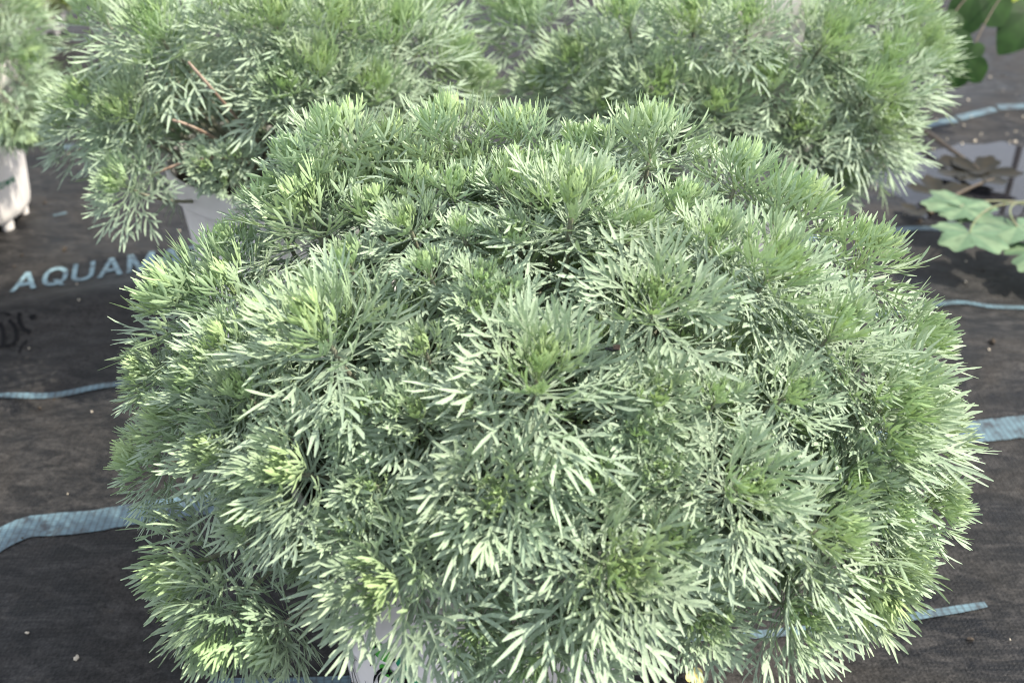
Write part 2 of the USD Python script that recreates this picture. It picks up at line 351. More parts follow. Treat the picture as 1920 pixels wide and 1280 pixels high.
# woven black ground cover, dusty and damp in patches
M('woven_mat', {
    'co': ('texture_coordinate', {}),
    'big': ('noise_texture', {'scale': 8.0, 'detail': 7.0, 'roughness': 0.66, 'distortion': 1.0}),
    'bigr': ('rgb_ramp', {'ramp': [(0.36, (0.003, 0.0033, 0.004)), (0.50, (0.0085, 0.0082, 0.008)), (0.64, (0.021, 0.019, 0.0175))]}),
    'mp': ('mapping', {'scale': (1.0, 2.6, 1.0), 'rotation': (0.0, 0.0, 0.6)}),
    'smear': ('noise_texture', {'scale': 34.0, 'detail': 6.0, 'roughness': 0.7, 'distortion': 1.0}),
    'smr': ('rgb_ramp', {'ramp': [(0.44, (0.0, 0, 0)), (0.66, (1, 1, 1))]}),
    'sf': ('math', {'math_type': 'multiply', 'value2': 0.62}),
    'm1': ('mix_color', {'b': (0.041, 0.038, 0.036)}),
    'fine': ('noise_texture', {'scale': 380.0, 'detail': 4.0, 'roughness': 0.8}),
    'fr': ('map_range', {'from_min': 0.3, 'from_max': 0.7, 'to_min': 0.25, 'to_max': 2.0}),
    'm2': ('mix_color', {'blend_type': 'multiply', 'fac': 1.0, 'use_clamp_result': False}),
    'w1': ('wave_texture', {'wave_type': 'bands', 'bands_direction': 'x', 'scale': 110.0, 'distortion': 0.6}),
    'w2': ('wave_texture', {'wave_type': 'bands', 'bands_direction': 'y', 'scale': 110.0, 'distortion': 0.6}),
    'wm': ('math', {'math_type': 'multiply'}), 'wa': ('math', {'math_type': 'multiply_add', 'value2': 0.25}),
    'bump': ('bump', {'strength': 0.55, 'distance': 0.0012}),
    'ro': ('map_range', {'from_min': 0.35, 'from_max': 0.62, 'to_min': 0.36, 'to_max': 0.72}),
    'out': ('principled_bsdf', {'specular_ior_level': 0.2})},
  [('co.object', 'big.vector'), ('big.fac', 'bigr.fac'), ('co.object', 'mp.vector'), ('mp.vector', 'smear.vector'), ('smear.fac', 'smr.fac'),
   ('smr.color', 'sf.value1'), ('sf.value', 'm1.fac'), ('bigr.color', 'm1.a'), ('co.object', 'fine.vector'), ('fine.fac', 'fr.value'),
   ('m1.result', 'm2.a'), ('fr.result', 'm2.b'), ('m2.result', 'out.base_color'), ('big.fac', 'ro.value'), ('ro.result', 'out.roughness'),
   ('co.object', 'w1.vector'), ('co.object', 'w2.vector'), ('w1.fac', 'wm.value1'), ('w2.fac', 'wm.value2'), ('wm.value', 'wa.value1'), ('fine.fac', 'wa.value3'),
   ('wa.value', 'bump.height'), ('bump.normal', 'out.normal')])
# woven-in blue marking threads, worn
M('blue_thread', {
    'co': ('texture_coordinate', {}), 'mp': ('mapping', {'rotation': (0.0, 0.0, -0.09)}),
    'w1': ('wave_texture', {'wave_type': 'bands', 'bands_direction': 'x', 'scale': 70.0, 'distortion': 1.2, 'detail': 2.0}),
    'w2': ('wave_texture', {'wave_type': 'bands', 'bands_direction': 'y', 'scale': 120.0, 'distortion': 1.2, 'detail': 2.0}),
    'r1': ('map_range', {'from_min': 0.02, 'from_max': 0.30, 'to_min': 0.5, 'to_max': 1.0, 'clamp': True}),
    'r2': ('map_range', {'from_min': 0.0, 'from_max': 0.4, 'to_min': 0.65, 'to_max': 1.0, 'clamp': True}), 'wm': ('math', {'math_type': 'multiply'}),
    'n': ('noise_texture', {'scale': 70.0, 'detail': 6.0, 'roughness': 0.72}),
    'r': ('rgb_ramp', {'ramp': [(0.36, (0.08, 0.08, 0.08)), (0.46, (0.6, 0.6, 0.6)), (0.62, (1, 1, 1))]}), 'm3': ('math', {'math_type': 'multiply'}),
    'm': ('mix_color', {'a': (0.02, 0.022, 0.026), 'b': (0.095, 0.165, 0.20)}), 'out': ('principled_bsdf', {'roughness': 0.5})},
  [('co.object', 'mp.vector'), ('mp.vector', 'w1.vector'), ('mp.vector', 'w2.vector'), ('w1.fac', 'r1.value'), ('w2.fac', 'r2.value'), ('r1.result', 'wm.value1'), ('r2.result', 'wm.value2'),
   ('co.object', 'n.vector'), ('n.fac', 'r.fac'), ('r.color', 'm3.value1'), ('wm.value', 'm3.value2'), ('m3.value', 'm.fac'), ('m.result', 'out.base_color')])
worn('blue_print', (0.15, 0.235, 0.27), (0.03, 0.038, 0.042), 130, 0.48, 0.70, 0.55)
M('puddle_water', {'n': ('noise_texture', {'scale': 30.0}), 'co': ('texture_coordinate', {}), 'b': ('bump', {'strength': 0.03, 'distance': 0.001}),
                   'out': ('principled_bsdf', {'base_color': (0.012, 0.012, 0.014), 'roughness': 0.03, 'ior': 1.33, 'specular_ior_level': 0.7})},
  [('co.object', 'n.vector'), ('n.fac', 'b.height'), ('b.normal', 'out.normal')])
def broadleaf(name, col, vein, trans=0.25, rough=0.45, spec=0.25):
    M(name, {'uv': ('uvmap', {'attribute': 'st'}), 'sep': ('separate_xyz', {}),
             'r': ('rgb_ramp', {'ramp': [(0.0, (1, 1, 1)), (0.09, (1, 1, 1)), (0.2, (0, 0, 0))]}),
             'co': ('texture_coordinate', {}), 'n': ('noise_texture', {'scale': 90.0, 'detail': 4.0}), 'nr': ('map_range', {'from_min': 0.3, 'from_max': 0.7, 'to_min': 0.75, 'to_max': 1.25}),
             'm': ('mix_color', {'a': col, 'b': vein}), 'mm': ('mix_color', {'blend_type': 'multiply', 'fac': 1.0, 'use_clamp_result': False}),
             'bp': ('bump', {'strength': 0.3, 'distance': 0.001}),
             'pr': ('principled_bsdf', {'roughness': rough, 'specular_ior_level': spec}), 'tr': ('translucent_bsdf', {}), 'out': ('mix_closure', {'fac': trans})},
      [('uv.UV', 'sep.vector'), ('sep.y', 'r.fac'), ('r.color', 'm.fac'), ('co.object', 'n.vector'), ('n.fac', 'nr.value'), ('m.result', 'mm.a'), ('nr.result', 'mm.b'),
       ('mm.result', 'pr.base_color'), ('n.fac', 'bp.height'), ('bp.normal', 'pr.normal'), ('mm.result', 'tr.color'), ('pr.BSDF', 'out.closure1'), ('tr.BSDF', 'out.closure2')], 'out.closure')
broadleaf('pale_lobed_leaf', (0.105, 0.175, 0.10), (0.16, 0.235, 0.135))
broadleaf('dark_lobed_leaf', (0.012, 0.040, 0.006), (0.02, 0.055, 0.01), 0.2, 0.6)
broadleaf('yellow_leaf', (0.24, 0.30, 0.03), (0.35, 0.38, 0.08))
broadleaf('wet_leaf', (0.009, 0.008, 0.003), (0.014, 0.011, 0.004), 0.05, 0.5)
broadleaf('petal', (0.62, 0.55, 0.18), (0.7, 0.62, 0.3), 0.3)
worn('leaf_stalk', (0.12, 0.15, 0.06), (0.17, 0.16, 0.09), 80)

# ---------------------------------------------------------------- the ground
FLATS = [(-0.012, 0.41, 0.11), (-0.173, 0.785, 0.11), (0.16, 0.86, 0.11), (-0.58, 1.02, 0.11), (-0.80, 1.74, 0.11)]
def hz(x, y):
    x, y = np.asarray(x, float), np.asarray(y, float)
    h = 0.0024 * np.sin(9.0 * x + 4.0 * y + 1.0) + 0.0020 * np.sin(-7.0 * x + 13.0 * y + 0.4) + 0.0011 * np.sin(23.0 * x + 9.0 * y) * np.sin(5 * x - 17 * y) + 0.0006 * np.sin(31 * x - 22 * y + 2)
    for cx, cy, ang, ln, wd, hh in FOLDS:
        u = (x - cx) * math.cos(ang) + (y - cy) * math.sin(ang); w = -(x - cx) * math.sin(ang) + (y - cy) * math.cos(ang)
        h = h + hh * np.exp(-(u / ln) ** 2 - (w / wd) ** 2)
    h = h - 0.0075 * np.exp(-(((x - 0.56) / 0.17) ** 2 + ((y - 1.135) / 0.085) ** 2) ** 1.5) + 0.0016 * np.sin(41 * x + 17 * y) * np.sin(13 * x - 47 * y) * np.exp(-((x - 0.56) / 0.3) ** 2 - ((y - 1.13) / 0.2) ** 2)
    for cx, cy, r in FLATS:
        k = np.clip((np.hypot(x - cx, y - cy) - r) / 0.06, 0, 1); h = h * k * k * (3 - 2 * k)
    return h * np.clip(3.0 - np.hypot(x, y - 0.8), 0, 1)
FOLDS = [(-0.40, 0.83, 0.35, 0.16, 0.030, 0.010), (-0.33, 0.70, 0.75, 0.12, 0.035, -0.006), (-0.42, 0.66, 0.9, 0.06, 0.018, 0.007), (-0.52, 0.60, 0.3, 0.2, 0.04, 0.006),
         (0.46, 0.72, -0.2, 0.14, 0.05, 0.007), (0.62, 1.36, 0.1, 0.2, 0.05, 0.010), (-0.36, 1.0, 0.1, 0.1, 0.04, -0.006), (0.5, 0.52, 0.2, 0.15, 0.05, 0.005)]
far = np.cumsum(0.012 * 1.22 ** np.arange(1, 42))
gx = np.concatenate([(-0.85 - far)[::-1], np.arange(-0.85, 0.8501, 0.009), 0.85 + far])
gy = np.concatenate([(0.05 - far)[::-1], np.arange(0.05, 1.75, 0.009), 1.75 + far])
X, Y = np.meshgrid(gx, gy, indexing='ij')
gv = np.stack([X, Y, hz(X, Y)], -1).reshape(-1, 3)
g = usdkit.mesh(stage, '/World/ground', (gv, grid_faces(len(gx), len(gy))), '/World/Looks/woven_mat', True)
tag(g.GetPrim(), kind='structure')
def on_ground(v, lift):
    v = np.array(v, float); v[:, 2] = hz(v[:, 0], v[:, 1]) + lift; return v
def strip(pts, wid, lift=0.0007, step=0.006):
    pts = np.asarray(pts, float); s = np.concatenate([[0], np.cumsum(np.linalg.norm(np.diff(pts, axis=0), axis=1))])
    t = np.linspace(0, s[-1], max(3, int(s[-1] / step)))
    from scipy.interpolate import PchipInterpolator
    x, y = PchipInterpolator(s, pts[:, 0])(t), PchipInterpolator(s, pts[:, 1])(t)
    w = np.interp(t, s, np.broadcast_to(wid, len(s))); T = nrm(np.stack([np.gradient(x), np.gradient(y)], 1)); N = np.stack([-T[:, 1], T[:, 0]], 1)
    rng = np.random.default_rng(int(abs(pts[0, 0]) * 1e4)); w = w * (1 + 0.025 * rng.standard_normal(len(t)))
    k = max(3, int(np.max(wid) / 0.006) + 2); o = np.linspace(-0.5, 0.5, k)
    P = np.stack([x, y], 1)[:, None] + N[:, None] * (w[:, None] * o)[..., None]
    v = on_ground(np.concatenate([P.reshape(-1, 2), np.zeros((P.shape[0] * k, 1))], 1), lift)
    return v, grid_faces(len(t), k)[:, ::-1]
for pts, w in STRIPES:
    part(g.GetPrim(), 'blue_stripe', strip(pts, w), 'blue_thread', True)

def lettering(text, at, right, up, height, lift=0.0007, bold=True):
    """Flat lettering printed on the ground cover: right and up are ground vectors."""
    out, x = [], 0.0
    for ch in text:
        m = meshkit.text_mesh(ch, 1.0, 0.02, bold)
        v, f = np.array(m.vertices), np.array(m.faces)
        nz = np.cross(v[f[:, 1]] - v[f[:, 0]], v[f[:, 2]] - v[f[:, 0]])[:, 2]
        f = f[nz > 1e-9]
        f = f[np.ptp(v[f][:, :, 2], axis=1) < 1e-6]; f = f[v[f][:, 0, 2] > v[:, 2].mean()]
        adv = v[:, 0].max() - v[:, 0].min()
        v2 = trimesh.Trimesh(v, f, process=False).subdivide_to_size(0.4)
        q = np.array(v2.vertices); q[:, 0] = (q[:, 0] - v[:, 0].min()) * 0.60 + x; x += adv * 0.60 + 0.09
        w = np.asarray(at)[None, :2] + height * (q[:, :1] * np.asarray(right)[:2] + q[:, 1:2] * np.asarray(up)[:2])
        out.append((on_ground(np.concatenate([w, np.zeros((len(w), 1))], 1), lift), np.array(v2.faces)))
    return out
for ch in lettering('AQUAMAT', *TEXT1):
    part(g.GetPrim(), 'printed_letter', ch, 'blue_print')
for pts, w in BLACK_MARKS:
    part(g.GetPrim(), 'black_print_mark', strip(pts, w, 0.0014, 0.002), 'print_black', True)

# grit and crumbs of perlite lying about
rng = np.random.default_rng(5)
ico = trimesh.creation.icosphere(subdivisions=1)
bits = []
for i in range(420):
    x, y = (rng.uniform(-0.75, 0.75), rng.uniform(0.25, 1.6)) if i < 260 else (rng.normal(0.56, 0.12), rng.normal(1.22, 0.1))
    r = 0.0007 + 0.0011 * rng.random() ** 2.5
    v = ico.vertices * (1 + 0.3 * rng.standard_normal((len(ico.vertices), 1))) * r * rng.uniform(0.6, 1.3, 3) + [x, y, float(hz(x, y)) + r * 0.4]
    bits.append((v, ico.faces))
gr = usdkit.mesh(stage, '/World/grit', cat_mesh(bits), '/World/Looks/grit', True)
tag(gr.GetPrim(), 'pale grit and crumbs of perlite scattered over the black ground cover', 'grit', kind='stuff')

dk = []
for i in range(260):
    x, y = rng.uniform(-0.75, 0.8), rng.uniform(0.25, 1.6); r = 0.0008 + 0.0022 * rng.random() ** 3
    v = ico.vertices * (1 + 0.3 * rng.standard_normal((len(ico.vertices), 1))) * r * rng.uniform(0.5, 1.5, 3) + [x, y, float(hz(x, y)) + r * 0.3]
    dk.append((v, ico.faces))
dm = usdkit.mesh(stage, '/World/soil_crumbs', cat_mesh(dk), '/World/Looks/potting_soil', True)
tag(dm.GetPrim(), 'dark crumbs of potting soil spilled over the black ground cover', 'soil', kind='stuff')

# the shallow puddle beyond the plants
th = np.linspace(0, 2 * np.pi, 90, endpoint=False)
rr = 1 + 0.22 * np.sin(2 * th + 0.6) + 0.12 * np.sin(3 * th + 2) + 0.07 * np.sin(7 * th) + 0.05 * np.sin(11 * th + 1)
pv = np.stack([0.56 + 0.25 * rr * np.cos(th), 1.135 + 0.14 * rr * np.sin(th)], 1)
pz = -0.0030
pd = usdkit.mesh(stage, '/World/puddle', (np.vstack([np.c_[pv, np.full(90, pz)], [[0.555, 1.135, pz]]]), np.stack([np.arange(90), (np.arange(90) + 1) % 90, np.full(90, 90)], 1)), '/World/Looks/puddle_water')
tag(pd.GetPrim(), kind='structure')

# ---------------------------------------------------------------- pots
POT_Z, POT_R = 0.168, 0.0915
def body_r(z):            # outer radius of the pot's wall at height z
    return 0.0735 + (0.087 - 0.0735) * (z / (POT_Z - 0.02))
def make_pot(label, loc, rot, group, prints=None):
    t = thing('plant_pot', label, 'pot', loc, group)
    UsdGeom.Xformable(t).AddRotateZOp().Set(float(rot))
    zt = POT_Z
    body = [(0.0, 0.010), (0.065, 0.010), (0.071, 0.0108), (0.074, 0.014), (body_r(0.02), 0.020)] + [(body_r(z), z) for z in np.linspace(0.03, zt - 0.021, 7)]
    inner = [(body_r(z) - 0.0016, z) for z in np.linspace(zt - 0.019, 0.10, 3)] + [(0.0, 0.10)]
    part(t, 'body', lathe(body + inner), 'white_plastic', 35)
    rim = [(0.0874, zt - 0.0225), (POT_R + 0.0006, zt - 0.0215), (POT_R + 0.0016, zt - 0.0195), (POT_R + 0.0022, zt - 0.004), (POT_R + 0.0016, zt - 0.0008), (POT_R, zt), (POT_R - 0.0012, zt - 0.0008), (POT_R - 0.0018, zt - 0.004), (0.0874, zt - 0.0185), (0.0874, zt - 0.0225)]
    part(t, 'rim', lathe(rim), 'white_plastic', 35)
    sv, sf = lathe([(0.0865, zt - 0.017), (0.06, zt - 0.014), (0.035, zt - 0.013), (0.0, zt - 0.012)], 48)
    sv = sv + np.c_[np.zeros((len(sv), 2)), 0.003 * meshkit.noise(sv * 130 + 7)]
    part(t, 'soil', (sv, sf), 'potting_soil', True)
    for k in range(10):
        a = 2 * math.pi * (k + 0.5) / 10
        b = trimesh.creation.cylinder(radius=0.0075, height=0.0125, sections=16)
        v = np.array(b.vertices); v[:, 0] *= 0.75; top = v[:, 2] < 0; v[top, :2] *= 0.85; v[:, 2] += 0.00625
        v[:, 0] += 0.065
        c, s = math.cos(a), math.sin(a)
        part(t, 'foot', (np.c_[v[:, 0] * c - v[:, 1] * s, v[:, 0] * s + v[:, 1] * c, v[:, 2]], b.faces), 'white_plastic', 30)
    if prints: prints(t)
    return t
def wrap(v2, lift=0.0006):
    """Flat print coordinates (arc length from the front, height) laid round the pot; the front faces -y."""
    v2 = np.asarray(v2, float); r = body_r(v2[:, 1]) + lift; a = v2[:, 0] / r - math.pi / 2
    return np.c_[r * np.cos(a), r * np.sin(a), v2[:, 1]]
def disc2(cx, cz, r, keep=None, n=40):
    a = np.linspace(0, 2 * np.pi, n, endpoint=False); rings = [np.array([[cx, cz]])]
    for q in (0.35, 0.7, 1.0): rings.append(np.c_[cx + q * r * np.cos(a), cz + q * r * np.sin(a)])
    v = np.vstack(rings); f = [np.stack([np.zeros(n, int), 1 + np.arange(n), 1 + (np.arange(n) + 1) % n], 1), grid_faces(3, n, True) + 1]
    return v, np.vstack(f)
def line2(p, w):
    p = np.asarray(p, float); T = nrm(np.gradient(p, axis=0)); N = np.c_[-T[:, 1], T[:, 0]]; w = np.broadcast_to(w, len(p))[:, None]
    return np.stack([p - N * w / 2, p + N * w / 2], 1).reshape(-1, 2), grid_faces(len(p), 2)
def two_sided(v, f): return v, f
def front_prints(t):
    rng = np.random.default_rng(11)
    for cx, cz, r, m in PRINT_DISCS:
        v, f = disc2(cx, cz, r); part(t, 'printed_disc', (wrap(v, 0.0006), f), m)
    lines = []
    for k in range(26):
        x0 = rng.uniform(-0.112, -0.045); z0 = rng.uniform(0.03, 0.085); a = rng.normal(0.25, 0.45); L = rng.uniform(0.012, 0.032)
        s = np.linspace(0, 1, 8); bend = rng.normal(0, 0.5)
        p = np.c_[x0 + L * s * np.sin(a + bend * s), z0 + L * s * np.cos(a + bend * s)]
        p[:, 1] = np.clip(p[:, 1], 0.012, 0.14)
        v, f = line2(p, 0.0013 * np.array([0.3, 0.8, 1, 1, 1, .9, .6, .15])); lines.append((wrap(v, 0.0010), f))
    for x in (-0.047, -0.040):
        v, f = line2(np.c_[np.full(10, x) + np.linspace(0, 0.002, 10), np.linspace(0.02, 0.088, 10)], 0.0022); lines.append((wrap(v, 0.0014), f))
    part(t, 'printed_plant_drawing', cat_mesh(lines), 'print_black')
def left_prints(t):
    x = 0.0; out = []
    for ch in 'GROWN':
        m = meshkit.text_mesh(ch, 0.0062, 0.0002, True).subdivide_to_size(0.003)
        v = np.array(m.vertices); adv = np.ptp(v[:, 0]); v[:, 0] += x - v[:, 0].min(); x += adv + 0.0013
        w = wrap(np.c_[v[:, 0] + LPRINT[0], v[:, 1] + LPRINT[1]], 0.0004); r = np.hypot(w[:, 0], w[:, 1])[:, None]
        w[:, :2] *= (r + v[:, 2:3]) / r
        part(t, 'printed_letter', (w, m.faces), 'print_dark_green')

make_pot('white plastic pot at the bottom edge under the large mounded plant in front', (-0.012, 0.41, 0), 0, 'white pots holding the silver plants', front_prints)
make_pot('white pot in shade under the loose plant with bare pink stems', (-0.173, 0.785, 0), 20, 'white pots holding the silver plants')
make_pot('white pot in shade under the plant with the white tag', (0.16, 0.86, 0), 50, 'white pots holding the silver plants')
make_pot('sunlit cream white pot at the left edge with small green print', (-0.58, 1.02, 0), 0, 'white pots holding the silver plants', left_prints)
make_pot('white pot behind the sunlit left pot, mostly hidden by an olive plant', (-0.80, 1.74, 0), 10, 'white pots holding the silver plants')

# ---------------------------------------------------------------- feathery leaves
def ribbon(P, W, up, keel=0.16):
    """A narrow leaf blade: three points across each station."""
    P = np.asarray(P, float); T = nrm(np.gradient(P, axis=0)); S = nrm(np.cross(up, T)); N = np.cross(T, S); W = np.asarray(W)[:, None]
    v = np.stack([P - S * W / 2, P - N * W * keel, P + S * W / 2], 1).reshape(-1, 3)
    return v, grid_faces(len(P), 3)[:, ::-1]
def leaf_proto(rng, kind, wid):
    rng = np.random.default_rng(rng)
    first = {'old': 0.34, 'mid': 0.36, 'young': 0.34}[kind]
    ang0 = {'old': 33, 'mid': 26, 'young': 18}[kind]
    up = np.array([0, 0, 1.0]); parts, us = [], []
    side = rng.normal(0, 0.07); tw = rng.normal(0, 0.06)
    s = np.array([0, 0.18, 0.40, 0.62, 0.82, 1.0])
    rach = np.c_[s, side * s ** 2 + 0.012 * np.sin(5 * s + rng.uniform(0, 6)), tw * s ** 2]
    parts.append(ribbon(rach, wid * np.array([0.75, 0.52, 0.60, 0.78, 1.0, 0.28]), up)); us.append(s)
    at = lambda q: np.array([np.interp(q, s, rach[:, k]) for k in range(3)])
    subs = []
    for k in range(3):
        for sg in (-1, 1):
            q = first + (0.70 - first) * (k + 0.38 * (sg > 0) + rng.normal(0, 0.10)) / 2.4
            a = math.radians(ang0 * (1.12 - 0.12 * k) + rng.normal(0, 6)); L = (0.43 - 0.055 * k) * rng.uniform(0.75, 1.15)
            t = np.array([0, 0.34, 0.72, 1.0]); lift = abs(rng.normal(0.0, 0.24)) - 0.04; tilt = rng.normal(0, 0.35)
            aa = a * (1.35 - 1.05 * t)
            d = nrm(np.c_[np.cos(aa), sg * np.sin(aa), lift * np.array([0.6, 0.9, 1.1, 1.2])])
            P = at(q) + np.vstack([np.zeros(3), np.cumsum((d[1:] + d[:-1]) / 2 * np.diff(t)[:, None] * L, axis=0)])
            parts.append(ribbon(P, wid * np.array([0.45, 0.85, 1.0, 0.28]), nrm(up + [0, tilt, 0]))); us.append(q + (1 - q) * t)
            if k == 0 or (k == 1 and sg == 1): subs.append((P, d, L, sg, q))
    for P, d, L, sg, q in subs:
        a = sg * math.radians(rng.uniform(20, 36)); d0 = d[1]; l = L * rng.uniform(0.50, 0.66)
        t = np.array([0, 0.55, 1.0]); aa = a * (1.1 - 0.8 * t)
        dd = np.c_[d0[0] * np.cos(aa) - d0[1] * np.sin(aa), d0[0] * np.sin(aa) + d0[1] * np.cos(aa), d0[2] + rng.normal(0, .25) * np.array([0.5, 1, 1.2])]
        Q = P[1] * 0.75 + P[2] * 0.25 + np.vstack([np.zeros(3), np.cumsum((dd[1:] + dd[:-1]) / 2 * np.diff(t)[:, None] * l, axis=0)])
        parts.append(ribbon(Q, wid * np.array([0.5, 0.95, 0.28]), up)); us.append(q + (1 - q) * t)
    v, f = cat_mesh(parts)
    return v, f, np.repeat(np.concatenate(us), 3)
rng = np.random.default_rng(21)
PROTO = {k: [leaf_proto(900 + 40 * j + i, k, 0.0) for i in range(14)] for j, k in enumerate(('old', 'mid', 'young'))}
WIDE = np.array([[leaf_proto(900 + 40 * j + i, k, 1.0)[0] for i in range(14)] for j, k in ((2, 'young'), (1, 'mid'), (0, 'old'))])
LF = PROTO['old'][0][1]; NV = len(PROTO['old'][0][0])
STACK = np.array([[p[0] for p in PROTO[k]] for k in ('young', 'mid', 'old')]); WIDE = WIDE - STACK; USTACK = np.array([[p[2] for p in PROTO[k]] for k in ('young', 'mid', 'old')])

def shoot_leaves(tip, d, size, n, rng, droop=5.0, spread=1.0):
    """All leaves of one shoot: (n, NV, 3) points and (n, NV, 2) st."""
    t = (np.arange(n) + 0.5) / n
    phi = np.arange(n) * math.radians(137.508) + rng.uniform(0, 6.28) + rng.normal(0, 0.18, n)
    L = size * (0.40 + 0.66 * np.clip(t * 1.35, 0, 1) ** 0.85) * rng.uniform(0.88, 1.1, n)
    th = np.radians(np.clip((6 + 97 * t ** 0.86) * spread + rng.normal(0, 5, n), 2, 122))
    kind = np.where(t < 0.30, 0, np.where(t < 0.55, 1, 2))
    a = nrm(np.cross(d, [0.31, 0.17, 0.93])); b = np.cross(d, a)
    r = np.cos(phi)[:, None] * a + np.sin(phi)[:, None] * b
    X = np.cos(th)[:, None] * d + np.sin(th)[:, None] * r
    Z = -np.cos(th)[:, None] * r + np.sin(th)[:, None] * d
    Yv = np.cross(Z, X)
    roll = rng.normal(0, 0.20, n)[:, None]
    Yr = np.cos(roll) * Yv + np.sin(roll) * Z; Zr = np.cross(X, Yr)
    base = tip - d * (size * (0.05 + 0.36 * t))[:, None] + r * (0.0016 * (0.3 + t))[:, None]
    pk = rng.integers(0, 14, n); wabs = 0.00178 * (size / 0.05) ** 0.35 * np.array([0.72, 0.88, 1.0])[kind] * rng.uniform(0.86, 1.12, n)
    P = STACK[kind, pk] + WIDE[kind, pk] * (wabs / L)[:, None, None]
    kap = (0.25 + 0.35 * np.sin(np.pi * np.clip(t, 0, 1)) - 0.15 * t + rng.normal(0, 0.16, n))[:, None]; kap = np.where(np.abs(kap) < 0.02, 0.02, kap)
    x = P[..., 0]; bx = np.sin(kap * x) / kap; bz = (1 - np.cos(kap * x)) / kap
    lx = bx - np.sin(kap * x) * P[..., 2]; lz = bz + np.cos(kap * x) * P[..., 2]
    W = base[:, None] + L[:, None, None] * (lx[..., None] * X[:, None] + P[..., 1:2] * Yr[:, None] + lz[..., None] * Zr[:, None])
    s = x * L[:, None]; horiz = np.sqrt(np.clip(1 - X[:, 2] ** 2, 0, 1))
    W[..., 2] -= droop * (s ** 2) * (t * horiz)[:, None]
    U = USTACK[kind, 0]
    st = np.stack([U, np.broadcast_to(t[:, None], U.shape)], -1)
    return W, st
def leaves_mesh(W, st, stem=None):
    n = len(W)
    v = W.reshape(-1, 3); f = (LF[None] + (np.arange(n) * NV)[:, None, None]).reshape(-1, 3); uv = st.reshape(-1, 2)
    if stem is not None:
        f = np.vstack([f, stem[1] + len(v)]); v = np.vstack([v, stem[0]]); uv = np.vstack([uv, np.tile([[0.5, 2.0]], (len(stem[0]), 1))])
    return v, f, uv

def grow(prim, origin, base, shoots, mat, seed, droop, leafy, max_leaf, floor=None):
    """shoots: (tip, direction, leaf length, leaf count, wanted single leaves). World coordinates; origin is the thing's place."""
    rng = np.random.default_rng(seed); o = np.asarray(origin, float); made = 0; inner = []
    for tip, d, size, n, single, deep in shoots:
        W, st = shoot_leaves(np.asarray(tip), np.asarray(d), size, n, rng, droop)
        if floor is not None: W[..., 2] = np.maximum(W[..., 2], 0.012)
        root = np.asarray(base) + np.r_[rng.normal(0, 0.018, 2), 0]
        end = np.asarray(tip) - np.asarray(d) * size * 0.12
        ctl = end - np.asarray(d) * 0.5 * np.linalg.norm(end - root)
        stem = tube(bezier(root, ctl, end, 9), np.linspace(0.0021, 0.0010, 9) * (size / 0.04) ** 0.3, 6)
        if deep:
            inner.append(leaves_mesh(W - o, st, (stem[0] - o, stem[1]))); continue
        single = min(single, max_leaf - made)
        pick = np.sort(rng.permutation(np.arange(int(n * 0.5), n))[:max(single, 0)]); keep = np.setdiff1d(np.arange(n), pick)
        v, f, uv = leaves_mesh(W[keep] - o, st[keep], (stem[0] - o, stem[1]))
        sp = part(prim, 'shoot', (v, f), mat, True, uv)
        for k in pick:
            v, f, uv = leaves_mesh(W[k:k + 1] - o, st[k:k + 1]); part(sp, 'leaf', (v, f), mat, True, uv); made += 1
    if inner:
        V, F, U, n = [], [], [], 0
        for v, f, uv in inner: V.append(v); F.append(f + n); U.append(uv); n += len(v)
        part(prim, 'inner_foliage', (np.vstack(V), np.vstack(F)), mat, True, np.vstack(U), kind='stuff')

def dome(c, axes, rng, n, gap, taken, keepout=None, zmin=-0.8):
    """Random tips spread over an ellipsoid; axes: (x, front y, back y, up, down)."""
    out = []; tries = 0
    while len(out) < n and tries < n * 60:
        tries += 1
        u = nrm(rng.standard_normal(3))
        if u[2] < zmin: continue
        ax = np.array([axes[0], axes[1] if u[1] < 0 else axes[2], axes[3] if u[2] > 0 else axes[4]])
        p = np.asarray(c) + u * ax; nn = nrm(u / ax)
        if keepout is not None and keepout(p): continue
        if all(np.linalg.norm(p - q) > (0.55 * r if r > 0.0301 else gap) for q, r in taken):
            taken.append((p, 0.03)); out.append((p, nn))
    return out
def outward(p, c, axes, k=0.7, jit=None):
    q = np.asarray(p) - c; ax = np.array([axes[0], axes[1] if q[1] < 0 else axes[2], axes[3] if q[2] > 0 else axes[4]])
    d = nrm(q / ax ** 2) + np.array([0, 0, k])
    return nrm(d + (0 if jit is None else jit))

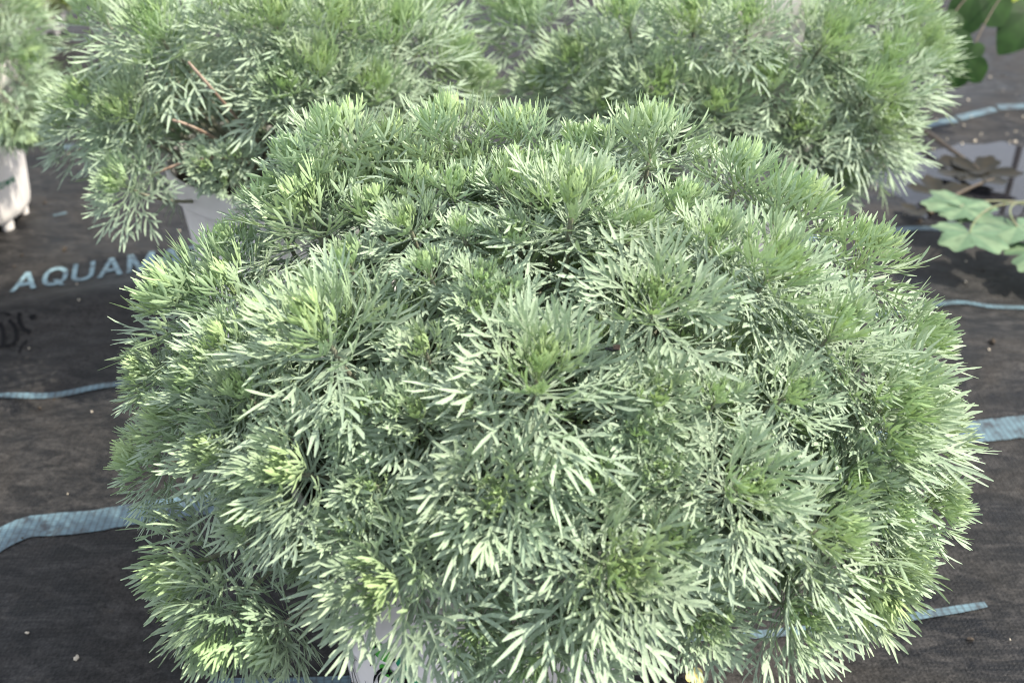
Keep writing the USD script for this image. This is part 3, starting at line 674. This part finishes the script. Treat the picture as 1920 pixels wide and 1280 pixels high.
def mound(prim, origin, base, c, axes, hand, nfill, ndeep, seed, mat, singles, max_leaf, droop=2.6, fill_size=(0.02, 0.04), leaves=(26, 40), keepout=None, gap=0.024, zmin=-0.8, up=0.38):
    rng = np.random.default_rng(seed); c = np.asarray(c, float); S = []; taken = [(np.array(h[:3]), h[3]) for h in hand]
    for x, y, z, size in hand:
        p = np.array([x, y, z]); n = int(np.clip(16 + 820 * size, 26, leaves[1] + 24))
        dd = outward(p, c, axes, up, rng.normal(0, 0.16, 3)); p = p + dd * (0.19 * size if size > 0.03 else 0.0) 
        S.append((p, dd, size, n, singles if size > 0.026 else singles // 2, False))
    inner = [a * 0.84 for a in axes]
    for p, nn in dome(c, inner, rng, nfill, gap, taken, keepout, zmin):
        size = rng.uniform(*fill_size); S.append((p, outward(p, c, axes, up, rng.normal(0, 0.2, 3)), size, int(rng.integers(*leaves) * 0.8), 0, False))
    for q in (0.78, 0.6):
        for p, nn in dome(c, [a * q for a in axes], rng, ndeep // 2, 0.026, [], keepout, zmin):
            S.append((p, outward(p, c, axes, up * 0.8, rng.normal(0, 0.35, 3)), fill_size[1], int(leaves[0] * 0.75), 0, True))
    grow(prim, origin, base, S, mat, seed + 1, droop, leaves, max_leaf, floor=0.01)
    return S

GROUP = None
# the big mound in front
C0, A0 = FRONT_C, FRONT_AXES
def pot_front(p): return p[1] < 0.37 and -0.115 < p[0] < -0.03 and p[2] < 0.15
front = thing('artemisia_plant', 'large dense silver green mound of feathery leaves filling the foreground', 'plant', (-0.012, 0.40, 0.15))
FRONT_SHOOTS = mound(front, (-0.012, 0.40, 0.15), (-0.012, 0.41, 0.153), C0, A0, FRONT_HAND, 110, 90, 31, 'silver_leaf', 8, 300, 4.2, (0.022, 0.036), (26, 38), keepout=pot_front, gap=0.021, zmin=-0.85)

# behind it to the left: a looser plant whose bare stems show
def hole_left(p): return p[1] < 0.80 and -0.29 < p[0] < -0.165 and p[2] < 0.24
bl = thing('artemisia_plant', 'loose silver plant behind left, bare pink stems and one low drooping shoot', 'plant', (-0.173, 0.785, 0.15))
mound(bl, (-0.173, 0.785, 0.15), (-0.173, 0.785, 0.153), BL_C, BL_AXES, BL_HAND, 16, 40, 41, 'silver_leaf', 6, 90, 3.6, (0.032, 0.052), (24, 34), keepout=hole_left, gap=0.036, zmin=-0.6, up=0.8)
for pts, r in BL_STEMS:
    part(bl, 'stem', (lambda m: (m[0] - [-0.173, 0.785, 0.15], m[1]))(tube(bezier(*pts, 14), np.linspace(r, r * 0.7, 14) * (1 + 0.10 * np.sin(np.arange(14) * 2.3)), 8)), 'woody_stem', True)

# behind it to the right, with the tag
def hole_right(p): return p[1] < 0.80 and 0.145 < p[0] < 0.225 and p[2] > 0.19
br = thing('artemisia_plant', 'broad silver plant behind right, growing around an upright white tag', 'plant', (0.16, 0.86, 0.15))
mound(br, (0.16, 0.86, 0.15), (0.16, 0.86, 0.153), BR_C, BR_AXES, BR_HAND, 20, 44, 51, 'silver_leaf', 6, 90, 3.6, (0.032, 0.050), (24, 34), keepout=hole_right, gap=0.036, zmin=-0.6, up=0.8)

lp = thing('artemisia_plant', 'feathery plant hanging over the sunlit cream pot at the left edge', 'plant', (-0.58, 1.02, 0.15))
mound(lp, (-0.58, 1.02, 0.15), (-0.58, 1.02, 0.153), LP_C, LP_AXES, LP_HAND, 44, 24, 61, 'silver_leaf', 4, 30, 3.6, (0.03, 0.046), (22, 30), gap=0.036, zmin=-0.35)

l2 = thing('artemisia_plant', 'dull olive plant with browned tips in the top left corner', 'plant', (-0.80, 1.74, 0.15))
mound(l2, (-0.80, 1.74, 0.15), (-0.80, 1.74, 0.153), L2_C, L2_AXES, [], 70, 26, 71, 'olive_leaf', 0, 0, 4.5, (0.034, 0.05), (20, 26), gap=0.04, zmin=-1.0)

# ---------------------------------------------------------------- the plant tag
tg = thing('plant_tag', 'white plastic plant tag with teal print standing among silver leaves', 'tag', (0.190, 0.792, 0.15))
def card(w0, w1, z0, z1, th=0.0009, r=0.004):
    from shapely.geometry import box
    b = box(w0 + r, z0 + r, w1 - r, z1 - r).buffer(r, 8)
    m = trimesh.creation.extrude_polygon(b, th); v = np.array(m.vertices)
    return np.c_[v[:, 0], -v[:, 2] + th / 2, v[:, 1]], m.faces[:, ::-1] if False else m.faces
v, f = card(-0.026, 0.026, 0.055, 0.185); part(tg, 'card', (v, f), 'white_plastic')
v, f = card(-0.006, 0.006, -0.03, 0.0545, 0.0009, 0.002); part(tg, 'stake', (v, f), 'white_plastic')
rng = np.random.default_rng(3)
for k in range(16):
    x, z = rng.uniform(-0.020, 0.016), rng.uniform(0.070, 0.100); a = np.linspace(0, 2 * np.pi, 12, endpoint=False)
    v = np.vstack([[[x, -0.0012, z]], np.c_[x + rng.uniform(0.002, 0.004) * np.cos(a), np.full(12, -0.0012), z + rng.uniform(0.0015, 0.003) * np.sin(a)]])
    part(tg, 'printed_blot', (v, np.stack([np.zeros(12, int), 1 + np.arange(12), 1 + (np.arange(12) + 1) % 12], 1)), 'print_dark_green' if k else 'print_orange')

# ---------------------------------------------------------------- broad-leaved weeds on the right
def lobed(R, lobes, depth, scallop, gapang, rng, cup=0.12, rings=6, n=120, point=0.0, slim=0.28):
    """A palmate leaf in its own plane: +x is its tip, the stalk joins at the origin."""
    a = np.linspace(-math.pi + gapang / 2, math.pi - gapang / 2, n); k = a / (math.pi - gapang / 2) * (lobes / 2)
    w = np.abs(np.cos(math.pi * (k + (0.5 if lobes % 2 == 0 else 0))))
    env = 1 - slim * (np.abs(a) / math.pi) ** (1.5 if slim < 0.5 else 0.7)
    r = R * env * (1 - depth + depth * w ** (0.6 + point)) * (1 + scallop * np.cos(lobes * 3.0 * k / lobes * 2 * math.pi))
    q = np.linspace(0, 1, rings + 1)[1:]
    x = np.concatenate([[0], (q[:, None] * r * np.cos(a)).ravel()]); y = np.concatenate([[0], (q[:, None] * r * np.sin(a)).ravel()])
    rad = np.concatenate([[0], (q[:, None] * r / R).ravel()]); ww = np.concatenate([[1], np.broadcast_to(w, (rings, n)).ravel()])
    z = -cup * R * rad ** 2 + 0.05 * R * rad * (1 - ww) + 0.03 * R * np.sin(3 * x / R + rng.uniform(0, 6)) * rad
    f = [np.stack([np.zeros(n - 1, int), 1 + np.arange(n - 1), 2 + np.arange(n - 1)], 1), grid_faces(rings, n) + 1]
    return np.c_[x, y, z], np.vstack(f), np.c_[rad, np.clip(1 - ww, 0, 1)]
def put(v, tipdir, normal, at):
    X = nrm(tipdir); N = nrm(np.asarray(normal, float) - np.dot(normal, X) * X); Yv = np.cross(N, X)
    return v[:, :1] * X + v[:, 1:2] * Yv + v[:, 2:3] * N + np.asarray(at)
rng = np.random.default_rng(8)
weed = thing('lobed_weed', 'pale green weed with scalloped lobed leaves beside the puddle', 'plant', (0, 0, 0))
for at, tipd, nor, R, lobes in WEED_LEAVES:
    v, f, uv = lobed(R, lobes, 0.46, 0.06, 0.5, rng, 0.08); lf = part(weed, 'leaf', (put(v, tipd, nor, at), f), 'pale_lobed_leaf', True, uv)
for pts in WEED_STALKS:
    part(weed, 'stalk', tube(bezier(*pts, 12), 0.0010, 7), 'leaf_stalk', True)
sap = thing('leafy_sapling', 'dark green sapling with drooping lobed leaves in the top right corner', 'plant', (0, 0, 0))
for at, tipd, nor, R, lobes, m in SAP_LEAVES:
    v, f, uv = lobed(R, lobes, 0.45, 0.02, 0.5, rng, 0.2, point=0.1, slim=0.66); part(sap, 'leaf', (put(v, tipd, nor, at), f), m, True, uv, label='yellowing leaf' if m == 'yellow_leaf' else None)
for pts, r in SAP_STALKS:
    part(sap, 'stalk', tube(bezier(*pts, 12), np.linspace(r, r * 0.6, 12), 7), 'twig_bark', True)
part(sap, 'trunk', tube(bezier((0.70, 1.40, -0.005), (0.71, 1.41, 0.12), (0.69, 1.39, 0.26), 14), np.linspace(0.005, 0.003, 14), 9), 'twig_bark', True)

# wet leaves and a twig in the puddle
for at, tipd, R, lobes, lab in WET_LEAVES:
    v, f, uv = lobed(R, lobes, 0.55, 0.05, 0.6, rng, -0.12)
    q = put(v, tipd, (0.05, -0.05, 1), at)
    m = usdkit.mesh(stage, numbered('/World', 'fallen_leaf'), (q, f), '/World/Looks/wet_leaf', True, uv); tag(m.GetPrim(), lab, 'leaf')
for pts, r, lab in TWIGS:
    m = usdkit.mesh(stage, numbered('/World', 'twig'), tube(bezier(*pts, 16), np.linspace(r, r * 0.5, 16), 8), '/World/Looks/twig_bark', True); tag(m.GetPrim(), lab, 'twig')
v, f, uv = lobed(0.006, 3, 0.3, 0.0, 0.9, rng, -0.5)
m = usdkit.mesh(stage, '/World/fallen_petal', (put(v, (0.3, 0.5, 0.6), (0, -0.8, 0.5), PETAL), f), '/World/Looks/petal', True, uv); tag(m.GetPrim(), 'small yellow petal on the black ground cover at the bottom edge', 'petal')

# a fly on the big mound
fly = thing('fly', 'tiny dark fly with pinkish wings sitting on a silver leaf', 'insect', FLY)
def blob(c, r): 
    s = trimesh.creation.icosphere(subdivisions=2); return s.vertices * r + np.asarray(c), s.faces
part(fly, 'body', cat_mesh([blob((0, 0, 0.0012), (0.0017, 0.0009, 0.0009)), blob((-0.0019, 0, 0.0013), (0.0008, 0.0008, 0.0007)), blob((0.0019, 0, 0.0011), (0.0019, 0.0008, 0.0007))]), 'fly_body', True)
for s in (-1, 1):
    a = np.linspace(0, 2 * np.pi, 14, endpoint=False); w = np.c_[0.0024 + 0.0022 * np.cos(a), s * 0.0009 + 0.0009 * np.sin(a), np.full(14, 0.0021)]
    part(fly, 'wing', (np.vstack([w, w.mean(0, keepdims=True)]), np.stack([np.arange(14), (np.arange(14) + 1) % 14, np.full(14, 14)], 1)), 'fly_wing')
    for k in (-1, 0, 1):
        part(fly, 'leg', tube([(0.0006 * k, s * 0.0006, 0.001), (0.0012 * k, s * 0.0017, 0.0013), (0.0016 * k, s * 0.0022, -0.0002)], 0.00012, 5), 'fly_body', True)
